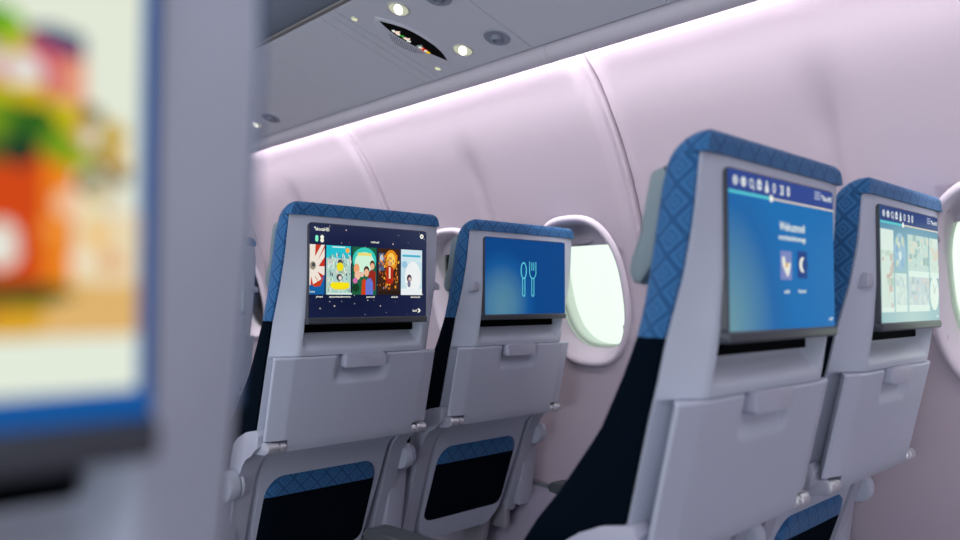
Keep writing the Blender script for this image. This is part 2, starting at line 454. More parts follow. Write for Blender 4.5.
def screen_movies(d):
    bg = wallpaper('night_wallpaper', [(0, (12, 22, 54)), (.55, (23, 30, 66)), (1, (46, 56, 84))], (.35, .25), (.95, 1.1), noise=6.5)
    Flat(0).quad(0, 0, 1, 1, bg).done('wallpaper', d)
    W = (240, 240, 226)
    Flat.REMAP = [(0, 0), (.14, .115), (.155, .128), (.365, .325), (.375, .338), (.585, .542), (.60, .553), (.785, .748), (.80, .762), (.985, .960), (1, 1)]
    Flat(2).disc(.047, .955, .007, W).text('eboctaHEI', .052, .925, .036, W, .125).done('logo_text', d)
    f = Flat(2); f.disc(.065, .855, .014, (130, 246, 200), rv=.02).disc(.065, .825, .014, (130, 246, 200), rv=.02).quad(.051, .825, .079, .855, (130, 246, 200)).done('toggle', d)
    f = Flat(2); f.disc(.115, .857, .017, W, rv=.023).disc(.115, .823, .017, W, rv=.023).done('toggle', d)
    Flat(2).text('mihuti', .535, .828, .022, W, .075).done('heading', d)
    keep, Flat.REMAP = Flat.REMAP, None
    Flat(2).disc(.957, .942, .03, (26, 33, 70)).ring(.957, .942, .018, .012, W).done('settings_ring', d)
    Flat.REMAP = keep
    f = Flat(2); f.text('buil', .905, .05, .026, W, .035); f.line((.952, .085), (.972, .06), .011, W).line((.972, .065), (.952, .04), .011, W); f.done('next_arrow', d)
    caps = ['ylmed', 'spiunttzubmrt:nt', 'pmuii', 'alduh', 'abmiuub']
    cu = [(.062, .062), (.182, .185), (.50, .072), (.715, .058), (.885, .085)]
    for s, (u, w) in zip(caps, cu): Flat(2).text(s, u, .213, .019, W, w).done('caption', d)
    V0, V1 = .245, .775
    # first poster: red and white burst over a blue lake
    f = Flat(3); a, b = 0, .14
    f.quad(a, V0, b, V1, (236, 226, 214))
    for k in range(22):
        if k % 2: continue
        an = 2*math.pi*k/22; an2 = 2*math.pi*(k+1)/22; cx, cy = .025, .545
        def cl(x, y): return (min(b, max(a, x)), min(V1, max(V0, y)))
        f.poly([(cx+.058*math.cos(an), cy+.11*math.sin(an)), cl(cx+.2*math.cos(an), cy+.36*math.sin(an)), cl(cx+.2*math.cos(an2), cy+.36*math.sin(an2))], (196, 52, 30))
    f.disc(.03, .55, .028, (150, 140, 125)); f.disc(.035, .56, .014, (60, 66, 70))
    f.poly([(a, V0), (b, V0), (b, .46), (.1, .40), (.05, .36), (a, .34)], (16, 94, 160))
    f.poly([(.02, .345), (.05, .325), (.10, .335), (.135, .43), (.105, .40), (.06, .37)], (196, 60, 24)).disc(.073, .40, .012, (230, 200, 180))
    f.quad(a+.005, V0+.02, .05, V0+.035, (170, 190, 200)); f.done('poster', d, 'poster with a red and white sunburst over blue water')
    # second: bright town with yellow lettering lumps
    f = Flat(3); a, b = .155, .365
    f.quad(a, V0, b, V1, (170, 205, 196)).quad(a, .64, b, V1, (32, 190, 206)).quad(a+.05, .752, b-.05, .765, (210, 235, 230))
    rr = random.Random(11)
    for k in range(170):
        u, v = rr.uniform(a+.006, b-.012), rr.uniform(V0+.02, .67)
        f.quad(u, v, u+rr.uniform(.004, .012), min(V1, v+rr.uniform(.012, .04)), rr.choice([(236, 228, 214), (110, 150, 160), (206, 196, 170), (90, 110, 116), (226, 238, 230), (226, 238, 230), (140, 176, 130), (240, 206, 196), (190, 226, 216)]))
        if k % 6 == 0: pass
    f.disc(.325, .725, .018, (244, 170, 60)).disc(.262, .59, .022, (70, 70, 84)).disc(.262, .545, .03, (236, 220, 20)).disc(.255, .43, .024, (66, 60, 66)).disc(.262, .425, .014, (230, 220, 210))
    for u in (.205, .235, .262, .29, .32): f.disc(u, .345, .024, (246, 226, 16), rv=.034)
    f.quad(.205, .30, .315, .325, (246, 220, 20)); f.quad(a, V0, b, V0+.018, (210, 232, 224)); f.done('poster', d, 'teal poster with yellow rounded lettering shapes')
    # third: people under a bright arch
    f = Flat(3); a, b = .375, .585
    f.quad(a, V0, b, V1, (26, 96, 66)).disc(.48, .63, .103, (56, 200, 186), rv=.142)
    f.disc(.48, .60, .085, (206, 240, 214), rv=.12).quad(.42, .68, .54, .71, (236, 214, 110))
    f.disc(.412, .53, .024, (238, 160, 110), rv=.06).disc(.42, .46, .026, (236, 190, 160), rv=.05).disc(.40, .40, .02, (206, 110, 170)).disc(.405, .32, .03, (20, 60, 34))
    f.disc(.548, .585, .022, (86, 52, 34), rv=.045).disc(.548, .565, .018, (232, 178, 140), rv=.036).poly([(.515, .30), (.575, .30), (.578, .50), (.535, .53), (.512, .48)], (150, 40, 30))
    f.disc(.497, .515, .025, (64, 40, 30), rv=.05).disc(.497, .49, .021, (236, 184, 148), rv=.044)
    f.poly([(.452, V0), (.497, V0), (.497, .40), (.478, .425), (.458, .40)], (200, 64, 24)).poly([(.49, V0), (.556, V0), (.553, .38), (.535, .43), (.505, .425), (.49, .39)], (98, 118, 206))
    f.disc(.458, .47, .016, (232, 190, 170), rv=.03); f.done('poster', d, 'green poster with a family group under a pale arch')
    # fourth: dark orange glow
    f = Flat(3); a, b = .60, .785
    f.quad(a, V0, b, V1, (60, 34, 22)).disc(.712, .64, .055, (226, 140, 30), rv=.12).disc(.712, .64, .035, (250, 206, 90), rv=.085)
    f.quad(a+.01, .52, .655, .72, (76, 96, 128)).disc(.632, .66, .016, (190, 200, 214), rv=.04)
    rr = random.Random(5)
    for k in range(120):
        u = rr.uniform(a+.006, b-.016); v = rr.uniform(V0+.05, .68)
        f.quad(u, v, u+rr.uniform(.004, .012), v+rr.uniform(.012, .04), rr.choice([(226, 120, 24), (226, 120, 24), (180, 74, 18), (250, 190, 60), (90, 50, 30), (110, 40, 20), (140, 120, 130)]))
    f.poly([(.665, .37), (.72, .37), (.725, .54), (.705, .58), (.68, .58), (.662, .54)], (176, 40, 20)).quad(.686, .43, .70, .56, (240, 220, 190)).disc(.693, .60, .013, (214, 160, 120), rv=.026)
    f.quad(a, V0, b, V0+.045, (40, 26, 18)); f.done('poster', d, 'dark poster with an orange glow and a red figure')
    # fifth: pale snow scene
    f = Flat(3); a, b = .80, .985
    f.quad(a, V0, b, V1, (196, 222, 232)).quad(a, .63, b, V1, (206, 228, 236)).quad(a+.012, .69, b-.014, .715, (70, 178, 206))
    f.disc(.905, .45, .07, (236, 240, 240), rv=.19).quad(a, V0, b, .32, (232, 238, 240)).disc(.83, .60, .025, (150, 196, 220), rv=.04)
    f.disc(.872, .44, .021, (66, 54, 66), rv=.045).disc(.876, .43, .011, (222, 190, 180), rv=.024).disc(.87, .375, .014, (120, 118, 150), rv=.04)
    f.done('poster', d, 'pale snowy poster with one small dark figure')
    Flat.REMAP = None

def screen_meal(d):
    bg = wallpaper('meal_haze_wallpaper', [(0, (84, 132, 156)), (.35, (70, 122, 156)), (.75, (14, 84, 150)), (1, (4, 68, 134))], (.2, .12), (.42, .75))  # pale lower-left blend: glass reflection haze painted into the display glow
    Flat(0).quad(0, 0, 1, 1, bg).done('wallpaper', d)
    C = (96, 208, 222)
    f = Flat(1); cx, w = .458, .011                       # spoon outline
    f.ring(cx, .585, .038, w, C, rv=.115)
    f.line((cx-.014, .49), (cx-.014, .26), w*.8, C).line((cx+.014, .49), (cx+.014, .26), w*.8, C).ring(cx, .262, .018, w*.8, C, rv=.03, a0=180, a1=360)
    f.done('spoon_symbol', d)
    f = Flat(1); cx = .572
    f.line((cx-.040, .71), (cx-.040, .56), w*.8, C).line((cx+.040, .71), (cx+.040, .56), w*.8, C).line((cx-.012, .70), (cx-.012, .59), w*.8, C).line((cx+.012, .70), (cx+.012, .59), w*.8, C)
    f.ring(cx, .565, .044, w*.8, C, rv=.09, a0=180, a1=360)
    f.line((cx-.014, .48), (cx-.014, .26), w*.8, C).line((cx+.014, .48), (cx+.014, .26), w*.8, C).ring(cx, .262, .018, w*.8, C, rv=.03, a0=180, a1=360)
    f.done('fork_symbol', d)

def screen_menu(d):
    bg = wallpaper('menu_haze_wallpaper', [(0, (112, 152, 158)), (.3, (84, 134, 162)), (.7, (18, 98, 164)), (1, (0, 106, 174))], (-.05, .0), (.62, 1.15))  # lighter lower-left corner is a screen reflection painted into the emission
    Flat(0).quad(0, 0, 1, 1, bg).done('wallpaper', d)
    top_bar(d)
    W = (222, 230, 224)
    Flat(2).text('Welcutmoil', .43, .665, .056, W, .25).done('heading', d)
    Flat(2).text('wcmhetultmeuegs', .42, .60, .036, W, .27).done('heading', d)
    f = Flat(2); f.quad(.435, .33, .545, .525, (120, 132, 188)); f.poly([(.45, .48), (.475, .49), (.49, .42), (.52, .45), (.535, .44), (.515, .36), (.50, .35), (.455, .43)], (230, 232, 220)).disc(.495, .43, .012, (214, 160, 70)); f.done('menu_tile', d, 'lilac tile with a white bird-like shape')
    f = Flat(2); f.quad(.60, .345, .70, .535, (20, 62, 132)); f.disc(.655, .44, .034, (236, 236, 226)).disc(.678, .44, .03, (20, 62, 132)); f.done('menu_tile', d, 'navy tile with a pale crescent')
    Flat(2).text('uli', .47, .24, .024, W, .05).done('caption', d); Flat(2).text('tlumul', .605, .245, .024, W, .08).done('caption', d)
    Flat(2).text('uiil', .93, .045, .022, W, .045).done('caption', d)

def pic(f, u0, v0, u1, v1, cols, seed, n=26):
    cols = [tuple(int(.55*a+.45*b) for a, b in zip(c, (206, 224, 216))) for c in cols]  # picture colours paled: reflection haze of the screen mixed in
    rr = random.Random(seed); f.quad(u0, v0, u1, v1, cols[0])
    for k in range(n):
        u = rr.uniform(u0, u1-.02); v = rr.uniform(v0, v1-.05)
        f.quad(u, v, min(u1, u+rr.uniform(.02, .06)), min(v1, v+rr.uniform(.02, .09)), rr.choice(cols[1:]))
def screen_tiles(d):
    bg = wallpaper('tile_haze_wallpaper', [(0, (176, 204, 200)), (.6, (140, 180, 188)), (1, (86, 140, 168))], (.5, .0), (1.0, .92))  # pale blend paints the hazy reflection over the whole screen
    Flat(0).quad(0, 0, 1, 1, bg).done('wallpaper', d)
    top_bar(d, (36, 62, 122))
    P = (216, 234, 224)
    for u, w in ((.745, .05), (.83, .04), (.90, .08)): Flat(2).text('muil', u, .762, .018, P, w).done('caption', d)
    f = Flat(2); pic(f, 0.0, .09, .19, .80, [(206, 224, 214), (196, 150, 136), (150, 176, 150), (206, 214, 190), (190, 130, 120), (170, 196, 170)], 1); f.quad(0, .09, .19, .13, P).quad(0.0, .62, .19, .80, (214, 230, 222)); f.done('menu_tile', d, 'tall pale tile with a red building')
    f = Flat(2); f.disc(.30, .62, .095, (150, 186, 206), rv=.17); rr = random.Random(4)
    for k in range(16): f.disc(.30+rr.uniform(-.06, .06), .62+rr.uniform(-.11, .11), rr.uniform(.01, .028), rr.choice([(206, 226, 224), (190, 206, 186), (130, 170, 200)]), n=9)
    f.done('menu_tile', d, 'round globe tile')
    f = Flat(2); pic(f, .43, .44, .80, .79, [(176, 204, 196), (206, 224, 212), (150, 180, 176), (216, 206, 180), (110, 150, 150)], 6); f.quad(.43, .405, .80, .46, P); f.done('menu_tile', d)
    f = Flat(2); pic(f, .82, .44, .99, .79, [(200, 220, 208), (216, 226, 214), (214, 190, 170), (190, 210, 200)], 8); f.quad(.82, .405, .99, .46, P); f.done('menu_tile', d)
    f = Flat(2); pic(f, .215, .09, .40, .43, [(214, 230, 222), (190, 214, 214), (220, 226, 210), (170, 196, 200)], 9); f.quad(.215, .09, .40, .15, P); f.done('menu_tile', d)
    f = Flat(2); pic(f, .43, .09, .80, .43, [(182, 196, 208), (216, 226, 218), (214, 186, 176), (150, 170, 176), (200, 216, 206)], 10); f.quad(.43, .09, .80, .15, P); f.done('menu_tile', d)
    f = Flat(2); f.disc(.905, .26, .085, (222, 236, 226), rv=.165).line((.905, .26), (.94, .33), .008, (150, 180, 178)).line((.905, .26), (.88, .35), .008, (150, 180, 178)); f.done('menu_tile', d, 'round pale clock tile')
    Flat(2).text('uil', .93, .03, .02, P, .045).done('caption', d)

def screen_town(d):
    Flat(0).quad(0, 0, 1, 1, (10, 84, 156)).done('wallpaper', d)
    asp = .3270/.2073
    def Q(x, y):                                    # layout grid of the photo tile
        t = x/155; return (.8491+.1242*t+.0185*t*t, .640-.00149*y+t*(.0625-.00021*y))
    f = Flat(1)
    def P(pts, c): f.poly([Q(*p) for p in pts], c)
    def D(x, y, r, c): u, v = Q(x, y); f.disc(u, v, r*.00098, c, n=14)
    f.quad(.03, .03, Q(149, 0)[0], .98, (226, 232, 214))
    P([(-60, 60), (40, 28), (92, 40), (96, 170), (-60, 170)], (204, 88, 100)); P([(36, 26), (60, 26), (92, 38), (94, 60), (60, 48), (40, 36)], (40, 66, 110)); P([(68, 62), (94, 62), (96, 150), (68, 140)], (226, 150, 120))
    D(34, 72, 18, (226, 220, 216)); D(-6, 58, 14, (220, 214, 206)); D(12, 26, 20, (120, 180, 30)); D(-10, 18, 22, (96, 160, 24)); D(22, 44, 11, (196, 196, 60))
    P([(-60, 150), (84, 150), (84, 290), (-60, 290)], (206, 68, 8)); P([(54, 150), (86, 150), (84, 285), (56, 285)], (232, 128, 22))
    for x, y, r, c in [(10, 100, 18, (200, 190, 20)), (40, 100, 16, (214, 180, 20)), (70, 120, 20, (206, 186, 20)), (20, 125, 24, (70, 120, 16)), (46, 128, 22, (44, 96, 22)), (-10, 120, 22, (120, 150, 20)), (70, 148, 18, (110, 150, 20)), (88, 160, 14, (150, 170, 20)), (30, 152, 16, (24, 52, 34)), (0, 150, 14, (60, 90, 30)), (100, 118, 12, (120, 100, 40)), (122, 136, 14, (196, 160, 20)), (112, 158, 14, (160, 130, 30)), (128, 176, 12, (120, 90, 40)), (102, 186, 14, (96, 90, 50)), (130, 160, 10, (226, 190, 120)), (112, 200, 16, (206, 190, 150)), (128, 210, 12, (226, 220, 200)), (98, 210, 12, (236, 226, 180))]: D(x, y, r, c)
    D(14, 252, 16, (228, 226, 214)); D(14, 236, 14, (228, 226, 214)); D(80, 205, 14, (240, 196, 160)); D(62, 230, 10, (240, 150, 60))
    P([(84, 215), (149, 215), (149, 300), (84, 300)], (232, 214, 176)); D(108, 236, 12, (240, 190, 110)); D(122, 262, 12, (226, 170, 120)); D(92, 262, 10, (240, 226, 200))
    P([(-60, 284), (149, 284), (149, 338), (-60, 338)], (214, 160, 34)); P([(70, 290), (149, 282), (149, 336), (50, 336)], (222, 178, 110)); P([(-60, 284), (70, 284), (90, 296), (50, 306), (-60, 304)], (66, 76, 20)); P([(-60, 305), (30, 305), (0, 318), (-60, 318)], (196, 120, 20))
    f.done('photo_tile', d, 'colourful photograph of an orange and red house with trees')
    f = Flat(1); f.lift = 8; f.quad(.03, .03, Q(149, 0)[0], Q(60, 336)[1], (226, 234, 218)); f.done('caption_strip', d)
    f = Flat(1); f.lift = 9; f.quad(0, 0, 1, Q(60, 392)[1], (10, 84, 156)); f.done('menu_bar', d)

# ------------------------------------------------------------------ seat assembly
def make_seat(X, Y, label, content, arms='LR', hook='R'):
    root = bpy.data.objects.new('airline_seat', None); COL.objects.link(root)
    root.location = (X, Y, 0); root.empty_display_size = .2
    tag(root, label, 'seat', 'airline seats in the cabin')
    sh = link('back_shell', m_shell(), root)
    def slot(bm):
        prism(bm, rrect(-.153, Z(-.0750), .153, Z(-.040), .003), 'y', .0300, .042)
    link('monitor_slot', m_simple('monitor_slot', slot, SLOTM), sh)
    def hk(s):
        def f(bm):
            x0 = s*.190
            prism(bm, [(x0-.012, Z(.022)), (x0+.012, Z(.022)), (x0+.011, Z(.040)), (x0+.006, Z(.047)), (x0-.006, Z(.047)), (x0-.011, Z(.040))], 'y', -.004, .04, .003)
        return f
    for s in hook:
        k = -1 if s == 'L' else 1
        link('coat_hook', m_simple('coat_hook'+s, hk(k) if s == 'L' else hk_right, SHELL2), root)
    # padding
    zs = [-.048, -.046]+frange(-.03, .165, 12)+[.172, .178, .1829, .1835, .188, .192, .196, .200, .204, .2075, .210, .212, .213]
    link('headrest_cover', pad_mesh('headrest_cover', zs, BLUE), root)
    zn = frange(-.66, -.05, 26)+[-.0485]
    link('back_cushion', pad_mesh('back_cushion', zn, NAVY), root)
    def wing(s):
        def f(bm):
            prism(bm, [(.040, Z(.150)), (.058, Z(.174)), (.074, Z(.170)), (.086, Z(.130)), (.097, Z(.085)), (.110, Z(.050)), (.112, Z(.034)), (.106, Z(.022)), (.095, Z(.020)), (.07, Z(.05)), (.05, Z(.10))], 'x', min(s*.10, s*.206), max(s*.10, s*.206), .010)
        return f
    for s in (-1, 1): link('headrest_wing', m_simple('headrest_wing%d' % s, wing(s), PADM), root)
    def cush(bm):
        prism(bm, [(y, Z(z)) for y, z in [(.30, -.68), (.56, -.68), (.61, -.67), (.63, -.645), (.63, -.60), (.60, -.572), (.50, -.566), (.42, -.566), (.34, -.57), (.30, -.59)]], 'x', -.222, .222, .02)
    link('seat_cushion', m_simple('seat_cushion', cush, NAVY), root)
    # pocket
    link('literature_pocket', m_pocket('literature_pocket', frange(-.470, -.650, 22), NAVY), root)
    link('pocket_band', m_pocket('pocket_band', [-.415, -.4155, -.417, -.420]+frange(-.423, -.469, 9), BLUE), root)
    for s in (-1, 1):
        link('side_shroud', m_simple('side_shroud%d' % s, build_shroud(s), SHELL2), root)
    # tray
    tr = link('tray_table', m_tray(), root)
    def latch(bm):
        prism(bm, rrect(-.058, Z(-.158), .058, Z(-.1245), .008), 'y', .0065, .034, .004)
    link('tray_latch', m_simple('tray_latch', latch, LATCHM), tr)
    for s in (-1, 1):
        def hinge(bm, s=s):
            cyl(bm, (s*.176, .066, Z(-.328)), (s*.190, .066, Z(-.328)), .0105, bev=.002)
            cyl(bm, (s*.193, .066, Z(-.328)), (s*.222, .066, Z(-.328)), .0115, bev=.002)
            cyl(bm, (s*.18, .066, Z(-.328)), (s*.222, .066, Z(-.328)), .006)
        link('tray_hinge', m_simple('tray_hinge%d' % s, hinge, CHROME), tr)
        def arm(bm, s=s):
            prism(bm, [(.060, Z(-.320)), (.068, Z(-.314)), (.12, Z(-.320)), (.15, Z(-.335)), (.15, Z(-.36)), (.12, Z(-.348)), (.066, Z(-.342)), (.058, Z(-.334))], 'x', min(s*.205, s*.2235), max(s*.205, s*.2235), .004)
        link('tray_arm', m_simple('tray_arm%d' % s, arm, SHELL2), tr)
    # monitor
    def mon(bm):
        prism(bm, rrect(-.1660, Z(-.046), .1660, Z(.1690), .010), 'y', -.0105, .045, .0012)
        prism(bm, [(-.0115, Z(-.0555)), (-.0145, Z(-.0525)), (-.0145, Z(-.0435)), (-.0115, Z(-.0405)), (.03, Z(-.0405)), (.03, Z(-.0555))], 'x', -.1665, .1665, .0015)
    mo = link('monitor', m_simple('monitor', mon, BEZEL), root)
    if content: content(mo)
    # armrests
    for s in arms:
        k = -1 if s == 'L' else 1
        def armrest(bm, k=k):
            cx = k*.2455
            prof = [(.185, -.410), (.195, -.396), (.22, -.390), (.40, -.394), (.57, -.401), (.628, -.404), (.640, -.413), (.633, -.424), (.56, -.432), (.40, -.432), (.22, -.445), (.19, -.435)]
            prism(bm, [(y, Z(z)) for y, z in prof], 'x', cx-.024, cx+.024, .008)
        a = root if s == 'r' else link('armrest', m_simple('armrest%d' % k, armrest, DARK), root)
        def pivot(bm, k=k):
            cyl(bm, (k*.2455-.016, .185, Z(-.424)), (k*.2455+.012, .185, Z(-.424)), .035, bev=.006, n=28)
            cyl(bm, (k*.2455+.0135, .185, Z(-.424)), (k*.2455+.0235, .185, Z(-.424)), .031, bev=.004, n=28)
            cyl(bm, (k*.2455, .185, Z(-.424)), (k*.2455+.02, .185, Z(-.424)), .02)
        link('armrest_pivot', m_simple('armrest_pivot%d' % k, pivot, SHELL), a)
        def support(bm, k=k):
            cx = k*.2455
            prism(bm, [(y, Z(z)) for y, z in [(.200, -.462), (.24, -.450), (.42, -.440), (.46, -.50), (.46, -.66), (.23, -.66), (.212, -.56)]], 'x', cx-.028, cx+.028, .005)
        link('armrest_support', m_simple('armrest_support%d' % k, support, SHELL2), root)
    # legs
    def frame(bm):
        for y in (.34, .58): cyl(bm, (-.245, y, Z(-.705)), (.245, y, Z(-.705)), .020)
        for x in (-.2, .2): box(bm, x-.012, x+.012, .26, .62, Z(-.735), Z(-.66), .004)
    link('pan_frame', m_simple('pan_frame', frame, METAL), root)
    for x in (-.15, .15):
        def leg(bm, x=x):
            prism(bm, [(.30, Z(-.70)), (.38, Z(-.70)), (.46, .05), (.64, .04), (.66, 0.0), (.22, 0.0), (.24, .03), (.36, .05)], 'x', x-.014, x+.014, .004)
        link('leg', m_simple('leg%d' % (x > 0), leg, METAL), root)
    return root
def hk_right(bm):
    x0 = .205
    prism(bm, [(x0-.006, Z(.022)), (x0+.027, Z(.024)), (x0+.028, Z(.038)), (x0+.010, Z(.047)), (x0-.006, Z(.047)), (x0-.006, Z(.040))], 'y', .016, .050, .003)

XA, XB, XC_, XD = 1.0137, 1.5437, 1.0372, 1.5672
Y1, Y2 = .4812, 1.4542
make_seat(XC_, Y1, 'large nearest full seat back, its screen a blue page with two small tiles', screen_menu, 'LR', 'R')
make_seat(XD, Y1, 'seat by the right-hand window, its screen a pale grid of picture tiles', screen_tiles, 'r', 'L')
make_seat(XA, Y2, 'seat back whose screen shows a row of five film posters', screen_movies, 'LR', 'R')
make_seat(XB, Y2, 'window seat whose blue screen shows a spoon and fork symbol', screen_meal, 'r', 'L')
make_seat(-.0672, .281, 'out-of-focus seat back at the left edge, its screen a colourful town photo', screen_town, 'LR', '')
make_seat(XA-.006, Y2+.975, 'seat in the row ahead, only a sliver between blurred seat and film-poster seat', screen_tiles, 'LR', 'R')

# ------------------------------------------------------------------ side wall with windows
PROF = [(-.62, 1.870), (-.36, 1.875), (-.206, 1.866), (-.103, 1.854), (0, 1.836), (.103, 1.808), (.247, 1.759), (.32, 1.731), (.413, 1.686), (.513, 1.624), (.584, 1.569), (.627, 1.518), (.70, 1.43), (.78, 1.34)]
def wx(z):
    # Catmull-Rom through PROF
    P = PROF
    if z <= P[0][0]: return P[0][1]
    for i in range(len(P)-1):
        if z <= P[i+1][0]:
            z0, x0 = P[max(i-1, 0)]; z1, x1 = P[i]; z2, x2 = P[i+1]; z3, x3 = P[min(i+2, len(P)-1)]
            t = (z-z1)/(z2-z1); h = z2-z1
            m1 = (x2-x0)/(z2-z0)*h if z2 > z0 else 0; m2 = (x3-x1)/(z3-z1)*h
            return (2*t**3-3*t*t+1)*x1+(t**3-2*t*t+t)*m1+(-2*t**3+3*t*t)*x2+(t**3-t*t)*m2
    return P[-1][1]
WIN_Y = [1.473+.561*k for k in range(-10, 8)]
WZ = .028
JOINTS = [1.236+1.135*k for k in range(-5, 5)]
SOFT = [j+.57 for j in JOINTS]
SLOPE = (wx(WZ+.1)-wx(WZ-.1))/.2
TV = Vector((SLOPE, 0, 1)).normalized(); NV = Vector((-1, 0, SLOPE)).normalized()     # up along wall, into the cabin
WC = {y: Vector((wx(WZ)+.004, y, Z(WZ))) for y in WIN_Y}
def wall_mesh():
    ys = set(round(v, 4) for v in frange(-4.5, 6.0, 420))
    for j in JOINTS:
        for d in (-.07, -.05, -.036, -.024, -.015, -.009, -.006, -.003, 0, .003, .006, .01, .016, .024, .036, .05): ys.add(round(j+d, 4))
    ys = sorted(ys)
    zs = frange(-.615, .78, 71)
    bm = bmesh.new(); V = []
    for z in zs:
        row = []
        for y in ys:
            d = 0
            for j in JOINTS:
                t = y-j
                if -.2 < t < .1:
                    d += -.019*math.exp(-(t/.042)**2)+.007*math.exp(-((t-.005)/.007)**2)-.010*math.exp(-((t+.007)/.004)**2)
            for s in SOFT:
                d -= .018*math.exp(-((y-s)/.032)**2)*smooth((z-.1)/.12)*smooth((.56-z)/.2)
            a = .001
            nx = (wx(z+a)-wx(z-a))/(2*a); n = Vector((-1, 0, nx)).normalized()
            p = Vector((wx(z), y, Z(z)))+n*d
            row.append(bm.verts.new(p))
        V.append(row)
    def inhole(c):
        for y in WIN_Y:
            r = c-WC[y]
            if abs((r.y)/.157)**2.6+abs(r.dot(TV)/.225)**2.6 < 1: return True
        return False
    for i in range(len(zs)-1):
        for j in range(len(ys)-1):
            q = (V[i][j], V[i][j+1], V[i+1][j+1], V[i+1][j])
            c = (q[0].co+q[1].co+q[2].co+q[3].co)/4
            if not inhole(c): bm.faces.new(q)
    bmesh.ops.delete(bm, geom=[v for v in bm.verts if not v.link_faces], context='VERTS')
    me = finish(bm, 'wall_right', WALL, 40, recalc=False)
    return me
w = link('wall_right', wall_mesh()); tag(w, kind='structure')
sm = w.modifiers.new('thickness', 'SOLIDIFY'); sm.thickness = .012; sm.offset = 1
# make sure thickness grows outward (normals point to the cabin or away)
n0 = w.data.polygons[len(w.data.polygons)//2].normal
sm.offset = -1 if n0.x < 0 else 1

def wall_dev(v):
    z = WZ+TV.z*v; x = wx(WZ)+.004+TV.x*v
    return (x-wx(z))*abs(NV.x)
def sup(a, b, w_, c, n=56, e=2.7, dev=0):
    out = []
    for k in range(n):
        t = 2*math.pi*k/n; ct, st = math.cos(t), math.sin(t)
        u = a*math.copysign(abs(ct)**(2/e), ct); v = b*math.copysign(abs(st)**(2/e), st)
        out.append(c+Vector((0, 1, 0))*u+TV*v+NV*(w_+dev*(wall_dev(v)-.004)))
    return out
def window_meshes():
    c = Vector((0, 0, 0))
    bm = bmesh.new()
    prof = [(.173, .243, -.010), (.171, .241, .001), (.168, .238, .010), (.162, .231, .0155), (.156, .223, .0150), (.149, .213, .007), (.144, .206, -.006), (.141, .201, -.018), (.139, .198, -.030), (.1385, .197, -.038), (.1385, .197, -.046)]
    V = [[bm.verts.new(p) for p in sup(a, b, w_, c, dev=smooth((b-.197)/.022))] for a, b, w_ in prof]
    for A, B in zip(V, V[1:]):
        for j in range(56): bm.faces.new((A[j], B[j], B[(j+1) % 56], A[(j+1) % 56]))
    fr = finish(bm, 'window_frame', FRAMEM, 60)
    bm = bmesh.new()
    prof = [(.143, .202, -.043), (.143, .202, -.062), (.139, .197, -.063), (.136, .193, -.067), (.139, .197, -.085), (.144, .203, -.10), (.149, .209, -.125)]
    V = [[bm.verts.new(p) for p in sup(a, b, w_, c)] for a, b, w_ in prof]
    for A, B in zip(V, V[1:]):
        for j in range(56): bm.faces.new((A[j], B[j], B[(j+1) % 56], A[(j+1) % 56]))
    tn = finish(bm, 'window_reveal', TUNNEL, 60)
    bm = bmesh.new(); loft(bm, [sup(.141, .200, -.043, c), sup(.141, .200, -.046, c)])
    gl = finish(bm, 'pane', GLASS, 30)
    bm = bmesh.new()
    # lowered edge of the pull-down shade
    pts = [c+Vector((0, u, 0))+TV*v+NV*-.037 for u, v in [(-.1365, .134), (.1365, .134), (.134, .165), (.116, .200), (-.116, .200), (-.134, .165)]]
    pts2 = [p-NV*.003 for p in pts]
    loft(bm, [pts, pts2])
    sh = finish(bm, 'shade', FRAMEM)
    bm = bmesh.new()
    pts = []
    for t in range(20):
        a = 2*math.pi*t/20; pts.append((.036*math.cos(a), .1485+.0085*math.sin(a)))
    loft(bm, [[c+Vector((0, u*k, 0))+TV*(.1485+(v-.1485)*k)+NV*w_ for u, v in pts] for w_, k in ((-.038, 1), (-.031, 1), (-.028, .8))])
    hd = finish(bm, 'shade_handle', FRAMEM)
    return fr, tn, gl, sh, hd
GLASS = bpy.data.materials.new('window_glass'); GLASS.use_nodes = True
nt = GLASS.node_tree; nt.nodes.clear()
o_ = nt.nodes.new('ShaderNodeOutputMaterial'); t_ = nt.nodes.new('ShaderNodeBsdfTransparent'); g_ = nt.nodes.new('ShaderNodeBsdfGlossy'); x_ = nt.nodes.new('ShaderNodeMixShader'); f_ = nt.nodes.new('ShaderNodeFresnel')
t_.inputs[0].default_value = (.96, .99, .965, 1); g_.inputs['Roughness'].default_value = .05; f_.inputs[0].default_value = 1.35
nt.links.new(f_.outputs[0], x_.inputs[0]); nt.links.new(t_.outputs[0], x_.inputs[1]); nt.links.new(g_.outputs[0], x_.inputs[2]); nt.links.new(x_.outputs[0], o_.inputs[0])
fr, tn, gl, shd, hd = window_meshes()
for i, y in enumerate(reversed(WIN_Y)):
    wo = link('window_%d' % (i+1), fr, None, WC[y]); tag(wo, kind='structure')
    link('window_reveal', tn, wo); link('pane', gl, wo)
    s_ = link('window_shade', shd, wo); link('shade_handle', hd, s_)

# sky outside
wd = bpy.data.worlds.new('sky'); SC.world = wd; wd.use_nodes = True
bg = wd.node_tree.nodes['Background']; bg.inputs[0].default_value = (.90, 1.0, .91, 1); bg.inputs[1].default_value = 1.2

